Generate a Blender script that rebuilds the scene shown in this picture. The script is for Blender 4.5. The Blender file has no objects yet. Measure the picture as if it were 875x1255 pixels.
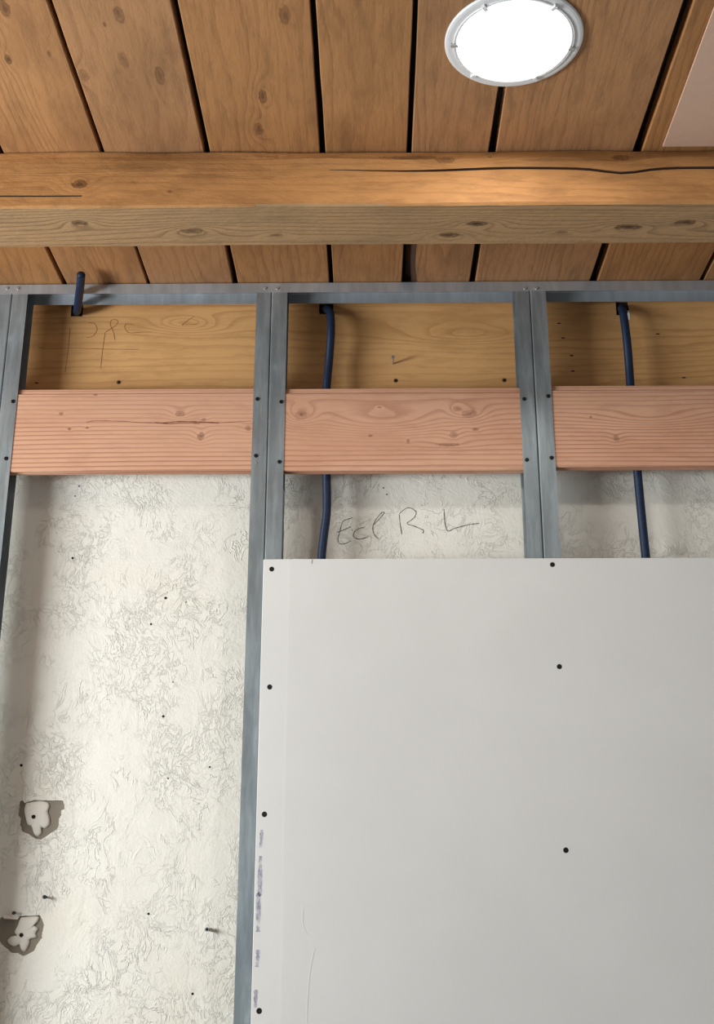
import bpy, bmesh, math, random
from mathutils import Vector, Matrix, noise

# ------------------------------------------------------------------ camera
W, H, F = 875.0, 1255.0, 1465.0
PITCH, YAW, ROLL = math.radians(19.07), math.radians(0.81), math.radians(0.05)
CAM = Vector((0.0, 0.0, 1.682))
scene = bpy.context.scene
C = scene.collection
cd = bpy.data.cameras.new('camera'); cam = bpy.data.objects.new('camera', cd); C.objects.link(cam)
cd.sensor_fit = 'VERTICAL'; cd.sensor_height = 36.0; cd.lens = F / H * 36.0
cd.clip_start = 0.02
ROT = (Matrix.Rotation(YAW, 3, 'Z') @ Matrix.Rotation(math.pi / 2 + PITCH, 3, 'X') @ Matrix.Rotation(ROLL, 3, 'Z'))
cam.matrix_world = Matrix.Translation(CAM) @ ROT.to_4x4()
scene.camera = cam

# ------------------------------------------------------------------ world, lights, exposure
wd = bpy.data.worlds.new('world'); scene.world = wd; wd.use_nodes = True
wd.node_tree.nodes['Background'].inputs[0].default_value = (0.84, 0.93, 1.0, 1)
wd.node_tree.nodes['Background'].inputs[1].default_value = 0.38
vs = scene.view_settings
vs.view_transform = 'Standard'; vs.look = 'None'; vs.exposure = 0.06; vs.gamma = 1.0; vs.use_curve_mapping = False

def area(name, loc, aim, sx, sy, power, col, shape='RECTANGLE'):
    l = bpy.data.lights.new(name, 'AREA'); l.shape = shape; l.size = sx; l.size_y = sy
    l.energy = power; l.color = col
    o = bpy.data.objects.new(name, l); C.objects.link(o); o.location = loc
    o.rotation_euler = (Vector(aim) - Vector(loc)).to_track_quat('-Z', 'Z').to_euler()
    return o
# daylight entering through the window opening of the left wall
area('window_daylight', (-2.36, 0.94, 2.08), (0.0, 0.94, 2.08), 0.48, 1.7, 106, (0.91, 0.97, 1.0))
LAMP_STRENGTH = 44.0

# ------------------------------------------------------------------ pixel helpers
def ray(px, py):
    return ROT @ Vector(((px - W / 2) / F, (H / 2 - py) / F, -1.0))
def onY(px, py, Y):
    d = ray(px, py); return CAM + d * ((Y - CAM.y) / d.y)
def onZ(px, py, Z):
    d = ray(px, py); return CAM + d * ((Z - CAM.z) / d.z)

YF = 2.500          # front of the stud flanges
SD = 0.052          # stud depth
YW = 2.600          # face of plaster and rim board
ZC = onY(437, 345, YF).z      # underside of the ceiling planks
XL, XR, YB = -2.4, 2.4, -2.4  # room extents

# ------------------------------------------------------------------ mesh helpers
def tag(o, label=None, cat=None, group=None, kind=None):
    if label: o['label'] = label
    if cat: o['category'] = cat
    if group: o['group'] = group
    if kind: o['kind'] = kind
    return o
WLOC = {}
def obj(name, bm, mat, parent=None, loc=None, smooth=False):
    """link a bmesh given in world coordinates as one object with its origin at loc"""
    if loc is None:
        vs_ = [v.co for v in bm.verts]
        loc = Vector([(min(v[i] for v in vs_) + max(v[i] for v in vs_)) / 2 for i in range(3)])
    loc = Vector(loc)
    bmesh.ops.translate(bm, verts=bm.verts, vec=-loc)
    bmesh.ops.recalc_face_normals(bm, faces=bm.faces)
    me = bpy.data.meshes.new(name); bm.to_mesh(me); bm.free()
    for m in (mat if isinstance(mat, (list, tuple)) else [mat]): me.materials.append(m)
    if smooth:
        for p in me.polygons: p.use_smooth = True
    return link(name, me, parent, loc)
def link(name, me, parent, loc, rot=None):
    o = bpy.data.objects.new(name, me); C.objects.link(o)
    WLOC[o] = Vector(loc)
    if parent is not None:
        o.parent = parent; o.location = Vector(loc) - WLOC[parent]
    else:
        o.location = loc
    if rot: o.rotation_euler = rot
    return o
def empty(name, loc):
    o = bpy.data.objects.new(name, None); C.objects.link(o); o.location = loc; o.empty_display_size = 0.05
    WLOC[o] = Vector(loc); return o
def box(bm, x0, x1, y0, y1, z0, z1, bev=0.0):
    r = bmesh.ops.create_cube(bm, size=1.0)
    for v in r['verts']:
        v.co = Vector(((x0 + x1) / 2 + v.co.x * (x1 - x0), (y0 + y1) / 2 + v.co.y * (y1 - y0), (z0 + z1) / 2 + v.co.z * (z1 - z0)))
    if bev > 0:
        es = list({e for v in r['verts'] for e in v.link_edges})
        bmesh.ops.bevel(bm, geom=es, offset=bev, segments=2, affect='EDGES', profile=0.5)
def bxo(name, x0, x1, y0, y1, z0, z1, mat, parent=None, loc=None, bev=0.0):
    bm = bmesh.new(); box(bm, x0, x1, y0, y1, z0, z1, bev); return obj(name, bm, mat, parent, loc)
def loft(bm, rings, closed=True, cap=True):
    rows = [[bm.verts.new(p) for p in r] for r in rings]
    n = len(rows[0])
    for a, b in zip(rows[:-1], rows[1:]):
        for i in range(n if closed else n - 1):
            j = (i + 1) % n
            bm.faces.new((a[i], a[j], b[j], b[i]))
    if cap and closed:
        bm.faces.new(rows[0][::-1]); bm.faces.new(rows[-1])
    return rows
def catmull(pts, n=8):
    pts = [Vector(p) for p in pts]; out = []
    q = [pts[0] * 2 - pts[1]] + pts + [pts[-1] * 2 - pts[-2]]
    for i in range(1, len(q) - 2):
        p0, p1, p2, p3 = q[i - 1:i + 3]
        for k in range(n):
            t = k / n
            out.append(0.5 * ((2 * p1) + (p2 - p0) * t + (2 * p0 - 5 * p1 + 4 * p2 - p3) * t * t + (3 * p1 - p0 - 3 * p2 + p3) * t ** 3))
    out.append(pts[-1]); return out
def tube(bm, path, r, seg=10, cap=True, rf=None):
    rings = []; up = Vector((0.1, 0.3, 0.9))
    for i, p in enumerate(path):
        t = (path[min(i + 1, len(path) - 1)] - path[max(i - 1, 0)]).normalized()
        a = t.cross(up).normalized(); b = t.cross(a)
        rr = rf(i) if rf else r
        rings.append([p + (a * math.cos(2 * math.pi * k / seg) + b * math.sin(2 * math.pi * k / seg)) * rr for k in range(seg)])
    loft(bm, rings, True, cap)
def lathe(bm, prof, seg=64):
    """profile of (radius, z) turned about z"""
    rows = []
    for r, z in prof:
        rows.append([bm.verts.new((r * math.cos(2 * math.pi * k / seg), r * math.sin(2 * math.pi * k / seg), z)) for k in range(seg)])
    for a, b in zip(rows[:-1], rows[1:]):
        for i in range(seg):
            j = (i + 1) % seg; bm.faces.new((a[i], a[j], b[j], b[i]))
    return rows
def moved(bm, v): bmesh.ops.translate(bm, verts=bm.verts, vec=v)
def ribbon(bm, pts, w, Y, rnd=None):
    """thin raised stroke lying on the plane y = Y, given as points on it"""
    n = len(pts)
    rings = []
    for i, p in enumerate(pts):
        t = (pts[min(i + 1, n - 1)] - pts[max(i - 1, 0)]); t.y = 0
        if t.length < 1e-6: t = Vector((1, 0, 0))
        t.normalize(); s = Vector((-t.z, 0, t.x))
        ww = w * (rnd.uniform(0.55, 1.2) if rnd else 1.0)
        a, b = p + s * ww / 2, p - s * ww / 2
        rings.append([Vector((a.x, Y - 0.0005, a.z)), Vector((b.x, Y - 0.0005, b.z)), Vector((b.x, Y + 0.0002, b.z)), Vector((a.x, Y + 0.0002, a.z))])
    loft(bm, rings)

# ------------------------------------------------------------------ materials
class N:
    def __init__(s, name):
        s.m = bpy.data.materials.new(name); s.m.use_nodes = True
        s.t = s.m.node_tree; s.t.nodes.clear()
        s.out = s.n('ShaderNodeOutputMaterial'); s.b = s.n('ShaderNodeBsdfPrincipled')
        s.l(s.b.outputs[0], s.out.inputs[0])
    def n(s, ty, **kw):
        x = s.t.nodes.new(ty)
        for k, v in kw.items(): setattr(x, k, v)
        return x
    def l(s, a, b): s.t.links.new(a, b)
    def put(s, v, sock):
        if hasattr(v, 'is_linked'): s.l(v, sock)
        elif v is not None: sock.default_value = v
    def math(s, op, a, b=None, c=None, clamp=False):
        x = s.n('ShaderNodeMath', operation=op); x.use_clamp = clamp
        for v, i in zip((a, b, c), x.inputs):
            s.put(v, i)
        return x.outputs[0]
    def vm(s, op, a, b=None):
        x = s.n('ShaderNodeVectorMath', operation=op); s.put(a, x.inputs[0]); s.put(b, x.inputs[1])
        return x.outputs['Value'] if op == 'LENGTH' else x.outputs[0]
    def noise(s, vec, scale, detail=3, rough=0.5, dist=0.0):
        x = s.n('ShaderNodeTexNoise'); s.l(vec, x.inputs['Vector'])
        x.inputs['Scale'].default_value = scale; x.inputs['Detail'].default_value = detail
        x.inputs['Roughness'].default_value = rough; x.inputs['Distortion'].default_value = dist
        return x.outputs[0]
    def ramp(s, f, a, b, lo=0.0, hi=1.0):
        x = s.n('ShaderNodeMapRange', interpolation_type='SMOOTHSTEP')
        s.put(f, x.inputs[0]); x.inputs[1].default_value = a; x.inputs[2].default_value = b
        x.inputs[3].default_value = lo; x.inputs[4].default_value = hi
        return x.outputs[0]
    def mix(s, f, a, b, mode='MIX'):
        x = s.n('ShaderNodeMix', data_type='RGBA', blend_type=mode)
        s.put(f, x.inputs[0])
        for v, i in ((a, x.inputs[6]), (b, x.inputs[7])):
            s.put(tuple(v) + (1,) if isinstance(v, tuple) and len(v) == 3 else v, i)
        return x.outputs[2]
    def pos(s): return s.n('ShaderNodeNewGeometry').outputs['Position']
    def bump(s, h, strength, dist, prev=None):
        x = s.n('ShaderNodeBump'); x.inputs['Strength'].default_value = strength; x.inputs['Distance'].default_value = dist
        s.l(h, x.inputs['Height'])
        if prev is not None: s.l(prev, x.inputs['Normal'])
        return x.outputs[0]
    def set(s, col=None, rough=None, metal=None, normal=None, spec=None):
        for k, v in (('Base Color', tuple(col) + (1,) if isinstance(col, tuple) else col), ('Roughness', rough), ('Metallic', metal), ('Normal', normal), ('Specular IOR Level', spec)):
            if v is not None: s.put(v, s.b.inputs[k])
        return s.m
def lin(r, g, b):
    f = lambda c: c / 12.92 if c <= 0.04045 else ((c + 0.055) / 1.055) ** 2.4
    return (f(r / 255), f(g / 255), f(b / 255))

def plain(name, col, rough=0.6, metal=0.0):
    return N(name).set(col, rough, metal)

def wood(name, light, dark, axis, rings, knots=(), per_object=False, ring_amt=0.5, wander=1.0, saw=0.0, tone=None, tone_amt=0.35, rough=0.65, fine=0.25, sharp=0.45):
    """axis: the coordinate along the grain; knots: (world position, length, width, push, darkness)"""
    s = N(name); P = s.pos()
    Q = P
    if per_object:
        r = s.n('ShaderNodeObjectInfo').outputs['Random']
        cx = s.n('ShaderNodeCombineXYZ'); s.l(s.math('MULTIPLY', r, 37.0), cx.inputs[0]); s.l(s.math('MULTIPLY', r, 91.0), cx.inputs[1]); s.l(s.math('MULTIPLY', r, 53.0), cx.inputs[2])
        Q = s.vm('ADD', P, cx.outputs[0])
    st = {'X': (0.10, 1, 1), 'Y': (1, 0.10, 1), 'Z': (1, 1, 0.10)}[axis]
    S = s.vm('MULTIPLY', Q, st)
    sep = s.n('ShaderNodeSeparateXYZ'); s.l(Q, sep.inputs[0])
    cross = {'X': sep.outputs[2], 'Y': sep.outputs[0], 'Z': sep.outputs[0]}[axis]
    if axis == 'X': cross = s.math('ADD', cross, s.math('MULTIPLY', sep.outputs[1], 0.8))
    ph = s.math('MULTIPLY', cross, rings)
    big = s.noise(S, 7.0, 2, 0.5)
    ph = s.math('ADD', ph, s.math('MULTIPLY', big, 6.0 * wander))
    ph = s.math('ADD', ph, s.math('MULTIPLY', s.noise(s.vm('MULTIPLY', Q, tuple(0.3 if x < 1 else 1 for x in st)), 22.0, 3, 0.5), 0.7 * wander))
    dk = None
    for (kp, su, sv, push, dark_) in knots:
        sc = {'X': (1 / su, 1 / sv, 1 / sv), 'Y': (1 / sv, 1 / su, 1 / sv), 'Z': (1 / sv, 1 / sv, 1 / su)}[axis]
        d = s.vm('LENGTH', s.vm('MULTIPLY', s.vm('SUBTRACT', P, tuple(kp)), sc))
        g = s.math('POWER', 2.718, s.math('MULTIPLY', s.math('MULTIPLY', d, d), -1.0))
        ph = s.math('ADD', ph, s.math('MULTIPLY', g, push))
        if dark_ > 0:
            dn = s.math('ADD', s.math('MULTIPLY', d, 1.7), s.math('MULTIPLY', s.math('SUBTRACT', s.noise(Q, 90.0, 4, 0.65), 0.5), 0.9))
            rim_ = s.math('MULTIPLY', s.ramp(dn, 0.34, 0.56), s.ramp(dn, 0.60, 0.85, 1.0, 0.0))
            core = s.math('MULTIPLY', s.math('MAXIMUM', s.math('MULTIPLY', s.ramp(dn, 0.15, 0.62, 1.0, 0.35), s.ramp(dn, 0.62, 0.80, 1.0, 0.0)), s.math('MULTIPLY', rim_, 0.8)), dark_)
            dk = core if dk is None else s.math('MAXIMUM', dk, core)
    fr = s.math('FRACT', ph)
    late = s.math('MULTIPLY', s.ramp(fr, sharp, 0.93), s.ramp(fr, 0.93, 1.0, 1.0, 0.0))
    late = s.math('MULTIPLY', late, s.ramp(s.noise(S, 11.0, 2), 0.3, 0.7, 0.35, 1.0))
    fib = s.noise(s.vm('MULTIPLY', Q, tuple(0.05 if x < 1 else 1 for x in st)), 330.0, 3, 0.6)
    f = s.math('MULTIPLY', late, ring_amt)
    f = s.math('ADD', f, s.math('MULTIPLY', s.math('SUBTRACT', fib, 0.5), fine), clamp=True)
    col = s.mix(f, light, dark)
    blot = s.ramp(s.noise(s.vm('MULTIPLY', Q, tuple(0.4 if x < 1 else 1 for x in st)), 6.0, 4, 0.6), 0.42, 0.70)
    col = s.mix(s.math('MULTIPLY', blot, tone_amt), col, tone or tuple(c * 0.6 for c in light))
    mot = s.ramp(s.noise(s.vm('MULTIPLY', Q, tuple(0.25 if x < 1 else 1 for x in st)), 38.0, 5, 0.7), 0.46, 0.68)
    col = s.mix(s.math('MULTIPLY', mot, tone_amt * 0.55), col, tuple(c * 0.75 for c in (tone or light)))
    if per_object:
        rr = s.n('ShaderNodeObjectInfo').outputs['Random']
        v = s.n('ShaderNodeHueSaturation'); s.l(col, v.inputs['Color'])
        s.l(s.ramp(rr, 0, 1, 0.90, 1.06), v.inputs['Value']); s.l(s.ramp(s.math('FRACT', s.math('MULTIPLY', rr, 7.3)), 0, 1, 0.95, 1.04), v.inputs['Saturation'])
        col = v.outputs[0]
    if dk is not None:
        col = s.mix(dk, col, tuple(c * 0.42 for c in dark))
    hgt = s.math('ADD', s.math('MULTIPLY', late, -0.5), fib)
    nb = s.bump(hgt, 0.25, 0.0015)
    if saw > 0:
        A = {'X': (0.4, 1, 1), 'Y': (1, 0.4, 1), 'Z': (1, 1, 0.4)}[axis]
        nb = s.bump(s.noise(s.vm('MULTIPLY', Q, A), 110.0, 5, 0.65), min(1.0, saw * 3), 0.004, nb)
    return s.set(col, rough, 0.0, nb, 0.3)

def galvanized(name, base, rough, vary=0.2):
    s = N(name); P = s.pos()
    st = s.vm('MULTIPLY', P, (1.0, 1.0, 0.12))
    a = s.noise(st, 45.0, 4, 0.65); b = s.noise(P, 14.0, 5, 0.7)
    col = s.mix(s.ramp(a, 0.35, 0.7), tuple(c * (1 - vary) for c in base), tuple(min(1, c * (1 + vary)) for c in base))
    col = s.mix(s.math('MULTIPLY', s.ramp(b, 0.60, 0.72), 0.35), col, tuple(min(1, c * 1.5) for c in base))
    r = s.ramp(b, 0.3, 0.75, rough - 0.06, rough + 0.12)
    return s.set(col, r, 0.6, s.bump(a, 0.08, 0.001))

def plaster_material():
    s = N('rough_plaster'); P = s.pos()
    warp = s.n('ShaderNodeTexNoise'); s.l(P, warp.inputs['Vector']); warp.inputs['Scale'].default_value = 9.0; warp.inputs['Detail'].default_value = 2
    Pw = s.vm('ADD', P, s.vm('MULTIPLY', s.vm('SUBTRACT', warp.outputs['Color'], (0.5, 0.5, 0.5)), (0.10, 0.0, 0.10)))
    def ridge(scale, stretch, width):
        n = s.noise(s.vm('MULTIPLY', Pw, stretch), scale, 4, 0.62, 0.5)
        return s.ramp(s.math('ABSOLUTE', s.math('SUBTRACT', n, 0.5)), 0.0, width, 1.0, 0.0)
    r1 = ridge(34.0, (1.0, 1.0, 0.6), 0.026)
    r2 = ridge(62.0, (1.0, 1.0, 0.8), 0.040)
    m1 = s.ramp(s.noise(P, 11.0, 3, 0.6), 0.48, 0.64)
    m2 = s.ramp(s.noise(s.vm('ADD', P, (3, 1, 7)), 8.0, 3, 0.6), 0.40, 0.62)
    h = s.math('ADD', s.math('MULTIPLY', r1, m1), s.math('MULTIPLY', s.math('MULTIPLY', r2, m2), 0.8))
    fine = s.noise(P, 160.0, 4, 0.6)
    mid = s.noise(Pw, 34.0, 4, 0.6)
    hh = s.math('ADD', s.math('ADD', s.math('MULTIPLY', h, 0.45), s.math('MULTIPLY', fine, 0.30)), s.math('MULTIPLY', mid, 0.7))
    nb = s.bump(hh, 0.8, 0.0036)
    dirt = s.ramp(s.noise(P, 4.0, 5, 0.65), 0.45, 0.75)
    col = s.mix(s.math('MULTIPLY', dirt, 0.35), lin(234, 230, 219), lin(226, 217, 197))
    col = s.mix(s.math('MULTIPLY', h, 0.03), col, lin(150, 138, 112))
    return s.set(col, 0.85, 0.0, nb, 0.2)

def paper_material():
    s = N('drywall_paper'); P = s.pos()
    a = s.noise(P, 3.0, 4, 0.6); b = s.noise(s.vm('MULTIPLY', P, (1, 1, 0.2)), 300.0, 2)
    col = s.mix(s.ramp(a, 0.3, 0.7), lin(214, 212, 208), lin(219, 217, 213))
    col = s.mix(s.math('MULTIPLY', b, 0.08), col, lin(170, 168, 165))
    return s.set(col, 0.8, 0.0, s.bump(b, 0.05, 0.0005), 0.25)

def smudge_material():
    s = N('blue_marker'); P = s.pos()
    n = s.noise(s.vm('MULTIPLY', P, (1, 1, 0.45)), 130.0, 4, 0.7)
    col = s.mix(s.ramp(n, 0.38, 0.68), lin(176, 178, 194), lin(132, 138, 174))
    s.l(s.math('MULTIPLY', s.ramp(n, 0.25, 0.70), 0.42), s.b.inputs['Alpha'])
    return s.set(col, 0.7)

def conduit_material():
    s = N('blue_conduit'); P = s.pos()
    n = s.noise(P, 260.0, 2); w = s.n('ShaderNodeTexWave', bands_direction='Z'); s.l(P, w.inputs['Vector']); w.inputs['Scale'].default_value = 95.0
    col = s.mix(n, lin(15, 29, 50), lin(26, 48, 80))
    return s.set(col, 0.45, 0.0, s.bump(w.outputs[0], 0.5, 0.001), 0.4)

def concrete_material(name, c1, c2):
    s = N(name); P = s.pos(); a = s.noise(P, 5.0, 6, 0.65); b = s.noise(P, 70.0, 4)
    return s.set(s.mix(a, c1, c2), 0.9, 0.0, s.bump(b, 0.4, 0.002), 0.2)

# knots read off the photograph
kc = [((5, 10), .05, .022, 1.6, .7), ((10, 73), .03, .013, 1.2, .8), ((146, 18), .05, .02, 2, .55), ((151, 73), .05, .02, 1.6, .4), ((196, 93), .06, .02, 2, .6),
      ((103, 93), .04, .02, 1.2, .45), ((349, 18), .05, .022, 2, .55), ((322, 118), .045, .018, 2.4, .8), ((317, 158), .045, .02, 2.4, .6), ((60, 66), .02, .008, .8, .6), ((128, 30), .015, .007, .5, .6)]
M = {}
M['plank'] = wood('ceiling_plank_wood', lin(176, 126, 80), lin(100, 62, 34), 'Y', 48.0, [(onZ(p[0], p[1], ZC), a, b, c, d) for p, a, b, c, d in kc],
                  per_object=True, ring_amt=0.34, wander=1.8, saw=0.07, tone=lin(132, 92, 58), tone_amt=0.6, fine=0.5)
YBF = onZ(437, 181, ZC).y
ZBB = onY(437, 251.5, YBF).z
YBK = onZ(437, 301, ZBB).y
kf = [((505, 191), .16, .016, 0, .75), ((165, 205), .2, .02, 0, .35), ((700, 196), .22, .010, 0, .4), ((330, 190), .12, .012, 0, .45), ((250, 215), .12, .012, 0, .3), ((97, 226), .035, .022, 3, .9), ((546, 195), .05, .02, 3, .7), ((763, 190), .05, .026, 3.5, .9), ((600, 190), .02, .012, 1.5, .8), ((208, 235), .012, .01, .5, .6)]
ku = [((97, 273), .04, .020, 2.6, .85), ((235, 283), .05, .022, 2.6, .75), ((550, 288), .05, .022, 3, .9), ((585, 274), .05, .018, 3, .95), ((770, 278), .06, .022, 3, .95), ((840, 272), .05, .018, 2.6, .9), ((338, 288), .03, .012, 1.2, .4), ((688, 284), .03, .012, 1.2, .45)]
KF = [(onY(p[0], p[1], YBF), a, b, c, d) for p, a, b, c, d in kf]
KU = [(onZ(p[0], p[1], ZBB), a, b, c, d) for p, a, b, c, d in ku]
M['beam'] = wood('beam_face_wood', lin(190, 137, 84), lin(128, 82, 44), 'X', 55.0, KF, ring_amt=0.35, wander=1.6, saw=0.16, tone=lin(122, 82, 46), tone_amt=0.65, fine=0.5)
M['beam_under'] = wood('beam_underside_wood', lin(170, 136, 98), lin(98, 70, 45), 'X', 85.0, KU, ring_amt=0.6, wander=1.2, saw=0.18, tone=lin(128, 108, 80), tone_amt=0.55, fine=0.55)  # separate, greyer wood tone for the downward faces of the beam
M['crack'] = plain('dark_crack', lin(58, 36, 20), 0.9)
M['rim'] = wood('rim_board_wood', lin(212, 163, 107), lin(156, 106, 60), 'X', 46.0,
                [(onY(570, 408, YW), .12, .03, 3, 0), (onY(230, 400, YW), .10, .03, 2.5, 0), (onY(225, 395, YW), .05, .015, 2, 0)],
                ring_amt=0.45, wander=1.3, tone=lin(174, 126, 74), tone_amt=0.5, fine=0.4)
YBD = YF + 0.0018
def KB(l): return [(onY(p[0], p[1], YBD), a, b, c, d) for p, a, b, c, d in l]
fl, fd = lin(212, 164, 134), lin(152, 92, 68)
M['board_a'] = wood('fir_straight_grain', fl, fd, 'X', 92.0, KB([((221, 507), .025, .016, 1.6, .55), ((246, 535), .018, .022, 1.4, .65), ((75, 507), .012, .008, .4, .7), ((85, 526), .009, .007, .3, .7), ((107, 524), .009, .007, .3, .7), ((304, 525), .016, .014, .8, .6), ((250, 514), .012, .008, .6, .6), ((117, 484), .012, .006, .2, .7)]),
                ring_amt=0.7, wander=0.35, tone=lin(192, 140, 110), tone_amt=0.4, fine=0.28)
M['board_b'] = wood('fir_cathedral_grain', fl, fd, 'X', 74.0, KB([((369, 509), .035, .026, 3.2, .35), ((369, 508), .010, .010, 0, .8), ((470, 516), .15, .036, 4.2, 0), ((575, 507), .04, .022, 2.4, .45), ((560, 501), .02, .016, 1.2, .4), ((556, 533), .022, .018, 1.0, .45), ((583, 526), .016, .010, .5, .6), ((500, 541), .008, .012, .4, .6), ((454, 534), .012, .007, .3, .7), ((465, 499), .010, .006, .2, .6), ((550, 545), .06, .010, .8, .55)]),
                ring_amt=0.85, wander=0.7, tone=lin(184, 128, 98), tone_amt=0.45, fine=0.28)
M['board_c'] = wood('fir_fine_grain', fl, fd, 'X', 98.0, KB([((755, 537), .016, .018, .8, .5), ((800, 512), .12, .022, 2.6, 0), ((724, 511), .008, .006, 0, .7)]),
                ring_amt=0.8, wander=0.45, tone=lin(184, 128, 98), tone_amt=0.45, fine=0.28)
M['stud'] = galvanized('galvanized_stud_steel', (0.30, 0.345, 0.365), 0.46)
M['track'] = galvanized('galvanized_track_steel', (0.44, 0.47, 0.50), 0.40, 0.1)
M['plaster'] = plaster_material()
M['paper'] = paper_material()
M['gypsum'] = plain('gypsum_core', lin(225, 222, 215), 0.9)
M['substrate'] = concrete_material('grey_render', lin(128, 120, 106), lin(150, 141, 126))
M['putty'] = plain('white_putty', lin(226, 220, 208), 0.7)
M['floor'] = concrete_material('concrete_floor', lin(120, 118, 114), lin(150, 147, 142))
M['side'] = concrete_material('side_wall_paint', lin(214, 208, 196), lin(226, 221, 210))
M['void'] = plain('dark_felt', lin(26, 22, 19), 0.95)
M['black'] = plain('black_screw', lin(22, 22, 22), 0.45, 0.4)
M['zinc'] = plain('zinc_screw', lin(190, 190, 188), 0.35, 0.8)
M['brass'] = plain('rusty_brass', lin(120, 86, 48), 0.5, 0.6)
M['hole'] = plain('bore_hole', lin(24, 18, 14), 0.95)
M['pencil'] = plain('pencil_graphite', lin(104, 99, 92), 0.7)
M['pencil_wood'] = plain('pencil_on_wood', lin(134, 96, 54), 0.7)
M['marker'] = smudge_material()
M['conduit'] = conduit_material()
M['conduit_end'] = plain('conduit_bore', lin(10, 12, 20), 0.8)
M['trim'] = plain('white_enamel', lin(216, 216, 216), 0.35)
M['panel'] = N('pinkish_panel'); s_ = M['panel']; M['panel'] = s_.set(s_.mix(s_.noise(s_.pos(), 60.0, 3), lin(206, 172, 150), lin(196, 160, 138)), 0.7)
s_ = N('lit_lens'); s_.set((0.9, 0.9, 0.9), 0.4); s_.b.inputs['Emission Color'].default_value = (1.0, 0.97, 0.92, 1); s_.b.inputs['Emission Strength'].default_value = LAMP_STRENGTH
M['lens'] = s_.m
s_ = N('lit_lens_rim'); s_.set((0.9, 0.9, 0.9), 0.4); s_.b.inputs['Emission Color'].default_value = (1.0, 0.99, 0.97, 1); s_.b.inputs['Emission Strength'].default_value = 0.9
M['lens_rim'] = s_.m

rng = random.Random(7)
# ================================================================== STRUCTURE
# ---- floor
tag(bxo('floor', XL - .1, XR, YB, YW + 0.2, -0.1, 0.0, M['floor'], loc=(0, 0, 0)), 'bare grey concrete floor of the room', None, None, 'structure')

# ---- ceiling: dark felt above gapped planks
ceil = tag(bxo('ceiling', XL - .1, XR, YB, YW + 0.2, ZC + 0.036, ZC + 0.06, M['void'], loc=(0, 0, ZC)), 'plank ceiling with dark open gaps between the boards', None, None, 'structure')
gpx = [((0, 184), .010), ((124, 182), .008), ((252, 178), .012), ((395, 178), .011), ((502, 178), .0085), ((604, 181), .014), ((784, 178), .0175)]
gaps = [(onZ(p[0], p[1], ZC).x, g) for p, g in gpx]
gl = [(gaps[0][0] - d, .010) for d in (1.78, 1.55, 1.33, 1.12, .90, .66, .44, .21)]
gr = [(gaps[-1][0] + d, .011) for d in (.255, .45, .68, .87, 1.10, 1.32, 1.52, 1.76)]
gaps = gl + gaps + gr
nl = len(gl)
for i in range(len(gaps) - 1):
    (xa, ga), (xb, gb) = gaps[i], gaps[i + 1]
    if xb < XL or xa > XR: continue
    xa, xb = max(xa, XL - .1), min(xb, XR)
    bm = bmesh.new(); rings = []; n = 70
    for k in range(n + 1):
        y = YB + (YW + 0.12 - YB) * k / n
        wob = lambda q: 0.0018 * noise.noise(Vector((q * 3.1, y * 2.2, i * 1.7))) + 0.0009 * noise.noise(Vector((q, y * 11, i * 3.3)))
        a = xa + ga / 2 + wob(1); b = xb - gb / 2 + wob(2)
        dz = 0.0015 * noise.noise(Vector((i * 5.1, y * 0.7, 3)))
        wane = 0.0
        if i == nl + 4:   # waney bark edge on the plank right of the fourth gap, near the wall
            wane = 0.022 * max(0, min(1, (y - 2.18) / .07)) * (1 + .35 * noise.noise(Vector((y * 9, 1, 1))))
        c = 0.0015
        rings.append([Vector((a, y, ZC + .03)), Vector((a, y, ZC + dz + c + wane * .8)), Vector((a + c + wane, y, ZC + dz)), Vector((b - c, y, ZC + dz)), Vector((b, y, ZC + dz + c)), Vector((b, y, ZC + .03))])
    rows = loft(bm, rings)
    if i == nl + 4:
        bm.faces.ensure_lookup_table()
    p = obj('plank', bm, [M['plank'], M['crack']], ceil)
    if i == nl + 4:
        for f in p.data.polygons:
            if abs(f.normal.x) > .25 and f.normal.z < -.3 and f.center.x < 0 and f.center.y + WLOC[p].y > 2.15: f.material_index = 1

# ---- back wall: grey render, plaster coat with two broken-out patches
XWL, XWR = XL, XR
wall = tag(bxo('wall_back', XWL, XWR, YW + 0.006, YW + 0.2, 0, ZC, M['substrate'], loc=(0, YW, 0)), 'rough white plastered wall behind the steel framing', None, None, 'structure')
ZRIM = onY(437, 505, YW).z      # hidden bottom of the rim board
def blob(pts, n=5, amp=.0012, seed=0):
    P = [onY(a, b, YW) for a, b in pts]; out = []
    for i, p in enumerate(P):
        q = P[(i + 1) % len(P)]
        for k in range(n):
            v = p.lerp(q, k / n)
            out.append(Vector((v.x + amp * noise.noise(Vector((i * 2.3 + k, seed, 1))), YW, v.z + amp * noise.noise(Vector((i * 1.3 + k * 1.7, seed, 5))))))
    return out
hole1 = [(24, 982), (28, 981), (30, 984), (40, 981), (59, 981), (77, 981), (79, 986), (79, 992), (75, 993), (75, 999), (72, 1004), (72, 1012), (70, 1016), (64, 1020), (55, 1026), (50, 1029), (44, 1028), (35, 1022), (27, 1019), (24, 1010), (25, 1003), (22, 999), (23, 990)]
hole2 = [(2, 1124), (20, 1123), (49, 1122), (52, 1128), (54, 1134), (52, 1142), (51, 1150), (45, 1158), (42, 1165), (35, 1169), (28, 1172), (22, 1168), (14, 1168), (8, 1163), (2, 1158), (-2, 1152), (-3, 1140), (-2, 1128)]
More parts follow.
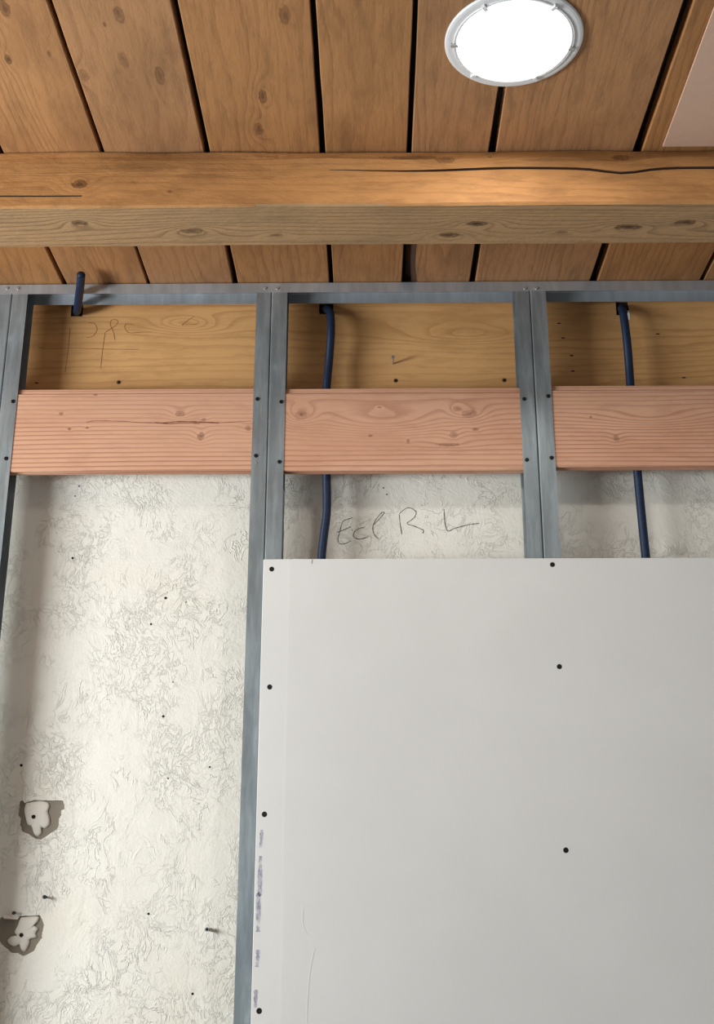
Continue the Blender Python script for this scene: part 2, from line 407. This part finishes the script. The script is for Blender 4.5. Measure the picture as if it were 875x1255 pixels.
def coat(loops):
    bm = bmesh.new(); es = []
    for lp in loops:
        vv = [bm.verts.new(p) for p in lp]
        es += [bm.edges.new((vv[i], vv[(i + 1) % len(vv)])) for i in range(len(vv))]
    bmesh.ops.triangle_fill(bm, edges=es, use_beauty=True, use_dissolve=False)
    r = bmesh.ops.extrude_face_region(bm, geom=list(bm.faces))
    bmesh.ops.translate(bm, verts=[g for g in r['geom'] if isinstance(g, bmesh.types.BMVert)], vec=(0, 0.0055, 0))
    return bm
outer = [Vector((XWL, YW, 0)), Vector((XWR, YW, 0)), Vector((XWR, YW, ZRIM)), Vector((XWL, YW, ZRIM))]
obj('plaster_coat', coat([outer, blob(hole1, seed=1), blob(hole2, seed=2)]), M['plaster'], wall)
def putty(pts, hole, seed):
    P = catmull([onY(a, b, YW) for a, b in pts + pts[:1]], 4)[:-1]
    c = sum(P, Vector()) / len(P)
    bm = bmesh.new(); rings = []
    for t, y in ((1.0, .0058), (0.97, .003), (0.80, .0012), (0.45, .0006)):
        rings.append([Vector((c.x + (p.x - c.x) * t, YW + y, c.z + (p.z - c.z) * t)) for p in P])
    loft(bm, rings)
    o = obj('putty_patch', bm, M['putty'], wall, smooth=True)
    bm = bmesh.new(); h = onY(hole[0], hole[1], YW)
    tube(bm, [h + Vector((0, -.0006, 0)), h + Vector((0, .003, 0))], .0042, 10)
    obj('drill_hole', bm, M['hole'], o)
putty([(31, 984), (40, 982), (50, 981), (58, 983), (60, 988), (58, 994), (60, 1002), (60, 1010), (55, 1015), (50, 1014), (50, 1021), (46, 1025), (41, 1022), (38, 1013), (33, 1010), (30, 1000), (29, 992)], (41, 1001), 1)
putty([(24, 1124), (36, 1123), (47, 1123), (45, 1130), (41, 1134), (46, 1138), (43, 1144), (44, 1149), (36, 1151), (35, 1157), (30, 1166), (25, 1164), (23, 1158), (17, 1160), (10, 1157), (8, 1152), (13, 1148), (20, 1147), (17, 1142), (21, 1134)], (26, 1146), 2)
bm = bmesh.new()
loft(bm, [[onY(4, 1122, YW) + Vector((0, -.001, 0)), onY(24, 1123.5, YW) + Vector((0, -.001, 0)), onY(22, 1127, YW) + Vector((0, -.004, 0)), onY(5, 1126, YW) + Vector((0, -.004, 0))],
          [onY(4, 1122, YW) + Vector((0, .001, 0)), onY(24, 1123.5, YW) + Vector((0, .001, 0)), onY(22, 1127, YW) + Vector((0, -.002, 0)), onY(5, 1126, YW) + Vector((0, -.002, 0))]])
obj('paint_flake', bm, M['putty'], wall)

def nail(parent, px, py, Y, length, r, mat, name='nail', hr=None):
    p = onY(px, py, Y); bm = bmesh.new()
    tube(bm, [p + Vector((0, .002, 0)), p + Vector((0, -length, 0))], r, 8)
    tube(bm, [p + Vector((0, -length, 0)), p + Vector((0, -length - .0016, 0))], hr or r * 1.9, 10)
    return obj(name, bm, mat, parent)
def dot(parent, px, py, Y, r, mat, name='drill_hole'):
    p = onY(px, py, Y); bm = bmesh.new()
    tube(bm, [p + Vector((0, .003, 0)), p + Vector((0, -.0005, 0))], r, 8)
    return obj(name, bm, mat, parent)
nail(wall, 57, 1099.5, YW, .014, .0022, M['black']); nail(wall, 19, 1119, YW, .012, .002, M['black'])
nail(wall, 255, 1139, YW, .016, .0035, M['zinc'], 'wall_anchor', .0045)
pe = onY(255, 1139, YW); bm = bmesh.new(); tube(bm, [pe + Vector((0, -.0175, 0)), pe + Vector((0, -.0181, 0))], .0028, 10); obj('anchor_bore', bm, M['hole'], wall)
for px, py, r in [(203, 733, .0033), (185, 765, .0025), (26, 938, .0032), (97, 596, .0018), (92, 608, .0018), (89, 684, .0028), (200, 878, .0028), (182, 1120, .0026), (236, 1218, .0026), (206, 954, .0018), (257, 940, .0022), (212, 836, .0015), (228, 738, .0014), (470, 598, .0018), (474, 606, .0018), (345, 1000, .001)]:
    if px < 300 or py < 680: dot(wall, px, py, YW, r, M['hole'])
for stroke in [[(432, 634.5), (422, 638), (419, 642), (416, 653), (414, 661), (416, 666), (422, 666.5), (430, 663)], [(413, 652.5), (420, 650), (430, 645.5)],
               [(446, 646.5), (441, 647.5), (435, 651), (433, 657), (438, 660.5), (445, 660), (451.5, 657.5)],
               [(458, 643), (464, 637), (470, 630), (470.5, 628), (467, 629), (460, 638), (457, 645), (457.5, 652), (460, 657), (464, 660.5)],
               [(489.5, 630), (492, 627), (499, 622.5), (505, 623.5), (510, 628), (507, 635), (499, 641.5), (508, 645), (516, 648.5), (519, 650), (518, 654)], [(489.3, 631), (490, 640), (491.3, 648), (492.5, 655)],
               [(544, 624), (544.5, 632), (545, 640), (547, 648), (550, 651), (556, 648), (565, 645.5), (575, 643), (587, 641.5)]]:
    bm = bmesh.new(); ribbon(bm, catmull([onY(a, b, YW) for a, b in stroke], 5), .0021, YW, rng); obj('pencil_stroke', bm, M['pencil'], wall)

# ---- left wall with a tall window opening
wl = tag(bxo('wall_left', XL - .1, XL, YB, 0.68, 0, ZC, M['side'], loc=(XL, 0, 0)), 'plain painted side wall with a tall window opening', None, None, 'structure')
bxo('wall_section', XL - .1, XL, 1.20, YW + .006, 0, ZC, M['side'], wl)
bxo('wall_section', XL - .1, XL, 0.68, 1.20, 0, 1.18, M['side'], wl)
bxo('lintel', XL - .1, XL, 0.68, 1.20, 2.97, ZC, M['side'], wl)
for a, b, c, d in ((.68, .70, 1.18, 2.97), (1.18, 1.20, 1.18, 2.97), (.70, 1.18, 2.94, 2.97), (.70, 1.18, 1.18, 1.21)):
    bxo('window_frame', XL - .1, XL + .012, a, b, c, d, M['side'], wl)

# ================================================================== CEILING THINGS
# ---- timber beam
bm = bmesh.new(); rings = []; n = 170
xb0, xb1 = XL + .004, XR
hb = ZC - ZBB
xc = onY(400, 205, YBF).x
for k in range(n + 1):
    x = xb0 + (xb1 - xb0) * k / n
    nz = lambda q, f=3.0, a=.003: a * noise.noise(Vector((x * f, q, 2.2)))
    g = max(0.0, min(1.0, (x - xc) / .25))                 # the open drying crack grows towards the right
    g2 = max(0.0, min(1.0, (onY(100, 240, YBF).x - x) / .1)) # a second crack at the left end
    zc_ = ZBB + hb * .60 + nz(9, 4, .006) - .010 * math.exp(-((x - onY(763, 200, YBF).x) / .05) ** 2)
    z2_ = ZBB + hb * .20 + nz(12, 3, .003)
    w_ = .006 + .007 * g + nz(4, 5, .006)
    top = ZC - .0005 - (.004 + nz(5, 2.5, .006) if True else 0)
    e = .0035 + abs(nz(7, 9, .003))
    y0 = YBF + nz(1, 2, .002)
    rings.append([Vector((x, YBK, ZC - .001)), Vector((x, YBK, ZBB + e)), Vector((x, YBK - e, ZBB + nz(3, 2, .002))), Vector((x, y0 + e, ZBB + nz(3, 2, .002))), Vector((x, y0, ZBB + e)),
                  Vector((x, y0, z2_ - .0016)), Vector((x, y0 + .008 * g2, z2_)), Vector((x, y0, z2_ + .0016)),
                  Vector((x, y0 + .001, zc_ - .0006 - .0013 * g)), Vector((x, y0 + .012 * g, zc_)), Vector((x, y0 + .001 - .003 * g, zc_ + .0006 + .0013 * g)),
                  Vector((x, y0 + .001 + nz(8, 6, .003), zc_ + hb * .20)), Vector((x, y0 + w_, max(top, zc_ + hb * .30))), Vector((x, y0 + w_ + .01, ZC - .001))])
loft(bm, rings)
beam = obj('ceiling_beam', bm, [M['beam'], M['beam_under'], M['crack']], loc=(0, (YBF + YBK) / 2, ZBB))
for i, f in enumerate(beam.data.polygons):
    if f.normal.z < -.75 and f.center.z < .02: f.material_index = 1
    xw = f.center.x + WLOC[beam].x
    if i < 170 * 14 and ((i % 14 in (8, 9) and xw > xc + .015) or (i % 14 in (5, 6) and xw < onY(95, 240, YBF).x)): f.material_index = 2
tag(beam, 'rough sawn timber beam with cracks and knots crossing under the planks', 'beam')

# ---- smooth pinkish panel lying against the planks
pa, pb = onZ(875, 11, ZC - .006), onZ(812.5, 178, ZC - .006)
tag(bxo('ceiling_panel', (pa.x + pb.x) / 2, (pa.x + pb.x) / 2 + .61, YBF - 1.25, YBF - .004, ZC - .0065, ZC - .0025, M['panel'], bev=.0006), 'smooth pinkish panel fixed under the planks at top right', 'panel')

# ---- downlight
LC = onZ(629.5, 48, ZC)
R = 0.5 * (onZ(715, 48, ZC).x - onZ(543.5, 48, ZC).x) * .985
dl = tag(empty('ceiling_downlight', (LC.x, LC.y, ZC)), 'round lit downlight with white trim ring under the planks', 'downlight')
bm = bmesh.new()
lathe(bm, [(R * .80, -.0005), (R * .80, -.0045), (R * .82, -.0065), (R * .95, -.0060), (R * .985, -.0050), (R, -.0030), (R, -.0012), (R * .80, -.0005)], 96)
moved(bm, LC); obj('trim_ring', bm, M['trim'], dl)
bm = bmesh.new()
lathe(bm, [(R * .880, -.0060), (R * .878, -.0078), (R * .868, -.0085), (R * .858, -.0078), (R * .856, -.0060)], 96)
moved(bm, LC); obj('inner_ring', bm, M['trim'], dl, smooth=True)
bm = bmesh.new()
lathe(bm, [(R * .835, -.0062), (R * .833, -.0085), (R * .825, -.0100), (R * .79, -.0105)], 96)
moved(bm, LC); obj('lens_rim', bm, M['lens_rim'], dl, smooth=True)
bm = bmesh.new()
rows = lathe(bm, [(R * .789, -.0100), (R * .789, -.0106), (R * .60, -.0125), (R * .3, -.0135), (R * .03, -.0140)], 96)
bm.faces.new(rows[-1][::-1]); bm.faces.new(rows[0])
moved(bm, LC); obj('lens', bm, M['lens'], dl, smooth=True)
for k, an in enumerate((8, 62, 128, 178, 236, 304)):
    a = math.radians(an); c = LC + Vector((math.cos(a), math.sin(a), 0)) * R * .87
    bm = bmesh.new(); box(bm, -.007, .005, -.003, .003, -.0120, -.0062, .0008)
    bmesh.ops.rotate(bm, verts=bm.verts, cent=(0, 0, 0), matrix=Matrix.Rotation(a, 3, 'Z')); moved(bm, c)
    obj('clip', bm, M['zinc'] if an in (8, 178) else M['trim'], dl)

# ================================================================== RIM BOARD behind the framing
def notch(px0, px1, pyb):
    a, b = onY(px0, pyb, YW), onY(px1, pyb, YW); return a.x, b.x, a.z
nts = [notch(86.5, 101, 388), notch(391, 408.5, 385), notch(755.5, 771, 386.5)]
bm = bmesh.new(); out = [(XL + .002, ZRIM + .002)]
top = ZC - .002
lo = [(XL + .002, ZRIM + .002), (XR - .002, ZRIM + .002), (XR - .002, top)]
for a, b, z in reversed(nts): lo += [(b, top), (b, z), (a, z), (a, top)]
lo += [(XL + .002, top)]
f0 = [bm.verts.new((x, YW - .0005, z)) for x, z in lo]; f1 = [bm.verts.new((x, YW + .0052, z)) for x, z in lo]
bm.faces.new(f0); bm.faces.new(f1[::-1])
for i in range(len(lo)):
    j = (i + 1) % len(lo); bm.faces.new((f0[i], f0[j], f1[j], f1[i]))
rim = tag(obj('rim_board', bm, M['rim'], loc=(0, YW, ZRIM)), 'wide yellowish board along the wall top behind the studs, with pencil marks', 'board')
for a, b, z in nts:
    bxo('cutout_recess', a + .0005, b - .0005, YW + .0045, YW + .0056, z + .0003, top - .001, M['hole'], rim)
a, b, z = nts[2]
bxo('cutout_edge', b - .0035, b + .0015, YW - .0014, YW + .004, z + .012, top - .05, M['gypsum'], rim)
for st in [[(47, 426), (60, 427.5), (90, 427), (130, 428), (170, 428.5)], [(86, 402), (84, 425), (80, 456)], [(129, 407), (126, 428), (123.5, 451)],
           [(106, 414), (114, 412), (119, 404), (116, 397), (108, 395)], [(130, 407), (136, 403), (143, 398), (144, 393), (138, 392), (135, 397), (139, 407), (141, 417)],
           [(164, 398), (155, 397), (153, 402), (158, 408), (170, 407.5), (185, 407)], [(238, 388), (230, 393), (223, 398.5)], [(223, 398.5), (231, 398), (241, 397)]]:
    bm = bmesh.new(); ribbon(bm, catmull([onY(x, y, YW) for x, y in st], 4), .0013, YW - .0005, rng); obj('pencil_mark', bm, M['pencil_wood'], rim)
nail(rim, 481.5, 446, YW, .036, .0022, M['zinc'])
for x, y in ((145.5, 468.5), (485, 466.5), (618, 466)):
    o = dot(rim, x, y, YW - .0005, .0055, M['brass'], 'screw_head'); dot(o, x + .3, y, YW - .0008, .0034, M['hole'], 'screw_recess')
for x, y in ((685, 396.5), (690, 414.5), (700.5, 436), (702, 455), (806, 409.5), (838, 463), (45, 469.5)):
    p = onY(x, y, YW); bxo('slit', p.x - .004, p.x + .004, YW - .0011, YW + .001, p.z - .0014, p.z + .0014, M['hole'], rim)

# ================================================================== STEEL FRAMING
def gapx(px, py): return onY(px, py, YF).x
XG = {-1: gapx(15.0, 359), 0: gapx(332.8, 357.6), 1: gapx(649.3, 358)}
XG[2] = XG[1] + .61; XG[-2] = XG[-1] - .61
FLW = {-1: .0345, 1: .0370}
TRH = 0.0265
# top track: channel open downwards
def channel(name, zt, zb, mat, **k):
    """U-shaped track: web at zt, legs down/up to zb"""
    s = 1 if zt > zb else -1; t = .0009; y0, y1 = YF - .0012, YF + SD + .0012
    prof = [(y0, zb), (y0, zt - s * .0015), (y0 + .0015, zt), (y1 - .0015, zt), (y1, zt - s * .0015), (y1, zb), (y1 - t, zb), (y1 - t, zt - s * .0018), (y1 - t - .001, zt - s * t), (y0 + t + .001, zt - s * t), (y0 + t, zt - s * .0018), (y0 + t, zb)]
    bm = bmesh.new(); loft(bm, [[Vector((x, y, z)) for y, z in prof] for x in (XL + .02, XR - .02)])
    return obj(name, bm, mat, loc=(0, YF, min(zt, zb)))
ZT0 = ZC - .0022
top_track = tag(channel('top_track', ZT0, ZT0 - TRH, M['track']), 'galvanized steel track running along the wall top under the plank ceiling', 'track')
bottom_track = tag(channel('bottom_track', .0005, .027, M['track']), 'galvanized steel track on the concrete floor holding the stud feet', 'track')
sc_me = {}
def screw_mesh(key, mat, r, h):
    bm = bmesh.new()
    rows = lathe(bm, [(r * .25, -h * .55), (r * .45, -h), (r * .85, -h * .85), (r, -h * .25), (r, .0006)], 12)
    bm.faces.new(rows[0]); bm.faces.new(rows[-1][::-1])
    bmesh.ops.rotate(bm, verts=bm.verts, cent=(0, 0, 0), matrix=Matrix.Rotation(-math.pi / 2, 3, 'X'))
    # local -z of the profile now points to -y (towards the room)
    bmesh.ops.recalc_face_normals(bm, faces=bm.faces)
    if sum(v.co.y for v in bm.verts) > 0:
        for v in bm.verts: v.co.y *= -1
        bmesh.ops.reverse_faces(bm, faces=bm.faces)
    me = bpy.data.meshes.new('screw'); bm.to_mesh(me); bm.free(); me.materials.append(mat); sc_me[key] = me
screw_mesh('black', M['black'], .0048, .0024); screw_mesh('zinc', M['zinc'], .0040, .0026); screw_mesh('dry', M['black'], .0056, .0007)
def screw(parent, px, py, Y, key):
    return link('screw', sc_me[key], parent, onY(px, py, Y))
for x in (9, 22, 325, 340, 643.5, 657.5): screw(top_track, x, 353.5, YF - .0012, 'zinc')

def stud_mesh(side):
    t, r, d, w = .0010, .0028, SD, FLW[side]
    def path(o):
        pts = [(w, o)]
        for k in range(5):
            a = math.pi / 2 * k / 4; rr = r - o
            pts.append((r - rr * math.sin(a), r - rr * math.cos(a)))
        for k in range(5):
            a = math.pi / 2 * k / 4; rr = r - o
            pts.append((r - rr * math.cos(a), d - r + rr * math.sin(a)))
        pts.append((w, d - o)); return pts
    a, b = path(0), path(t)
    prof = a + b[::-1]
    bm = bmesh.new(); loft(bm, [[Vector((side * (x + .0006), YF + y, z)) for x, y in prof] for z in (.0018, ZT0 - .0012)])
    return bm
slab = {(-2, -1): 'left stud of the pair beyond the left edge', (-2, 1): 'right stud of the pair beyond the left edge',
        (-1, -1): 'leftmost galvanized stud, mostly cut off by the picture edge', (-1, 1): 'galvanized stud at far left with the leftmost fir board screwed to it',
        (0, -1): 'long galvanized stud left of the drywall, bare down to the bottom edge', (0, 1): 'galvanized stud running behind the drywall\'s top left corner',
        (1, -1): 'scuffed galvanized stud, left one of the right pair above the drywall', (1, 1): 'galvanized stud, right one of the right pair above the drywall',
        (2, -1): 'left stud of the pair beyond the right edge', (2, 1): 'right stud of the pair beyond the right edge'}
ssc = {(-1, 1): [(16, 492), (7.5, 562)], (0, -1): [(315.5, 489), (313.8, 558.5)], (0, 1): [(344.7, 492.5), (342.5, 566)], (1, -1): [(642.5, 489), (645.8, 563.5)], (1, 1): [(671.8, 485.5), (676, 561)]}
for k in (-2, -1, 0, 1, 2):
    for s in (-1, 1):
        bm = stud_mesh(s); moved(bm, Vector((XG[k], 0, 0)))
        o = obj('metal_stud', bm, M['stud'], loc=(XG[k] + s * .017, YF + SD / 2, .0018))
        tag(o, slab[(k, s)], 'stud', 'galvanized studs set back to back in pairs')
        for p in ssc.get((k, s), []): screw(o, p[0], p[1], YF, 'black')
        for p in ([(314, 567.5)] if (k, s) == (0, -1) else []): link('screw', sc_me['zinc'], o, onY(p[0], p[1], YF)).scale = (.5, .8, .5)

# ================================================================== FIR BOARDS between the studs
def fir(k, y_top, y_bot, px, mat, label):
    x0 = XG[k] + .0006 + .006; x1 = XG[k + 1] - .0006 - .006
    zt, zb = onY(px, y_top, YBD).z, onY(px, y_bot, YBD).z
    T = .022; r = .0022
    y0, y1 = YBD, YBD + T
    ty0, ty1 = y0 + .006, y0 + .014; th = .0125
    # tongue above, groove below
    prof = [(y0, zb + r), (y0, zt - r), (y0 + r, zt), (ty0, zt), (ty0, zt + th), (ty1, zt + th), (ty1, zt), (y1, zt), (y1, zb), (ty1 + .0005, zb), (ty1 + .0005, zb + th), (ty0 - .0005, zb + th), (ty0 - .0005, zb), (y0 + r, zb)]
    bm = bmesh.new(); loft(bm, [[Vector((x, y, z)) for y, z in prof] for x in (x0, x1)])
    o = obj('fir_board', bm, mat, loc=((x0 + x1) / 2, y0, zb))
    return tag(o, label, 'board', 'fir boards screwed between the studs')
b_ = fir(-2, 482, 577, 150, M['board_c'], 'fir board in the bay beyond the left edge')
ba = fir(-1, 482, 577.5, 165, M['board_a'], 'leftmost pinkish fir board, with a long hairline crack')
bb = fir(0, 481, 576.5, 495, M['board_b'], 'middle pinkish fir board with looping cathedral grain and knots')
bc = fir(1, 477.5, 572, 800, M['board_c'], 'rightmost pinkish fir board, fine straight grain, running off the edge')
M['fir_crack'] = plain('fir_crack', lin(128, 74, 46), 0.9)
for par, st, w in [(ba, [(106, 517.5), (115, 516), (135, 516), (155, 516.5), (170, 518), (200, 518.5)], .0014), (ba, [(200, 518.5), (215, 517), (235, 517), (250, 517.5), (268, 518.5)], .0030), (ba, [(190, 518), (205, 519.3), (225, 518.8), (245, 519)], .002), (ba, [(268, 518.5), (290, 517), (308, 516)], .0010)]:
    bm = bmesh.new(); ribbon(bm, catmull([onY(x, y, YBD) for x, y in st], 4), w, YBD, rng); obj('crack', bm, M['fir_crack'], par)

# ================================================================== DRYWALL SHEET
XD0 = XG[0] - .0006; XD1 = XD0 + 1.22
YD1 = YF - .0026; T = .0125; YD0 = YD1 - T
zt = onY(600, 684.5, YD0).z
bm = bmesh.new()
prof = [(XD0, YD1), (XD0, YD0 + .0028), (XD0 + .0012, YD0 + .0018), (XD0 + .052, YD0 + .0003), (XD0 + .058, YD0), (XD1 - .058, YD0), (XD1 - .052, YD0 + .0003), (XD1, YD0 + .0018), (XD1, YD1)]
loft(bm, [[Vector((x, y, z)) for x, y in prof] for z in (.012, zt)])
dw = obj('drywall_sheet', bm, M['paper'], loc=(XD0 + .61, (YD0 + YD1) / 2, .012))
tag(dw, 'light grey drywall sheet screwed to the studs below the fir boards', 'drywall')
for p in [(333, 697.5), (330.5, 842), (324, 998), (317.5, 1239), (677, 692), (685.5, 817), (693.5, 1042)]:
    screw(dw, p[0], p[1], YD0 + (.0012 if p[0] < 350 else 0), 'dry')
M['dry_scratch'] = plain('pale_scratch', lin(222, 220, 216), 0.8)
for st, w, m, nm in [([(371.6, 1111), (371, 1131), (376, 1144), (384, 1152)], .0012, M['dry_scratch'], 'scratch'), ([(385.5, 1162), (380, 1190), (377, 1225), (376, 1258)], .0012, M['dry_scratch'], 'scratch'), ([(383, 686), (382, 691)], .0014, M['pencil'], 'pencil_tick')]:
    bm = bmesh.new(); ribbon(bm, catmull([onY(x, y, YD0) for x, y in st], 5), w, YD0 + .0001); obj(nm, bm, m, dw)
for st, w in [([(320.5, 1017), (320, 1028), (319, 1039)], .0065), ([(319, 1049), (318.5, 1070), (318, 1094), (316.5, 1098), (316.5, 1120), (316, 1142)], .0085), ([(316, 1164), (315.5, 1175), (314.5, 1185)], .0075), ([(313.5, 1213), (313, 1225), (312.5, 1235)], .0065)]:
    bm = bmesh.new(); ribbon(bm, catmull([onY(x, y, YD0) for x, y in st], 8), w, YD0 + .0012, rng); obj('marker_smudge', bm, M['marker'], dw)

# ================================================================== CONDUITS
def conduit(path, label, r=.0098):
    pts = catmull(path, 10); bm = bmesh.new(); tube(bm, pts, r, 14, cap=False)
    t = (pts[-1] - pts[-2]).normalized()
    tube(bm, [pts[-1], pts[-1] - t * .012], r * .93, 14); tube(bm, [pts[0], pts[0] + (pts[1] - pts[0]).normalized() * .002], r * .98, 14)
    o = obj('conduit', bm, [M['conduit'], M['conduit_end']], smooth=True)
    return tag(o, label, 'conduit', 'blue conduits coming out of the rim board')
YI = YW + .0040
YC = YF + SD - .014     # runs down between boards and wall
cz = lambda px, py, Y: onY(px, py, Y)
h = cz(97, 377, YW)
conduit([cz(94, 383, YI), cz(95, 378, YW - .045), cz(96.5, 365.5, YW - .09), cz(98.5, 349, YW - .15), cz(99.5, 336.5, YW - .185)], 'cut blue conduit stub sticking out towards the viewer at far left')
conduit([cz(398, 380, YI), cz(401, 379, YW - .022), cz(405, 386, YW - .048), cz(405.5, 410, YW - .060), cz(403, 445, YW - .055), cz(400, 480, YC), cz(399, 530, YC), cz(400, 580, YC), cz(400.5, 625, YC), cz(397, 655, YC), cz(394, 684, YC), cz(392, 730, YC), cz(393, 830, YC)], 'bent blue conduit passing behind the middle fir board')
conduit([cz(763, 380, YI), cz(762, 378, YW - .022), cz(764, 386, YW - .046), cz(768, 415, YW - .058), cz(771, 450, YW - .055), cz(773, 480, YC), cz(777, 530, YC), cz(781, 576, YC), cz(786, 630, YC), cz(791.5, 684, YC), cz(797, 740, YC), cz(806, 830, YC)], 'blue conduit passing behind the rightmost fir board')
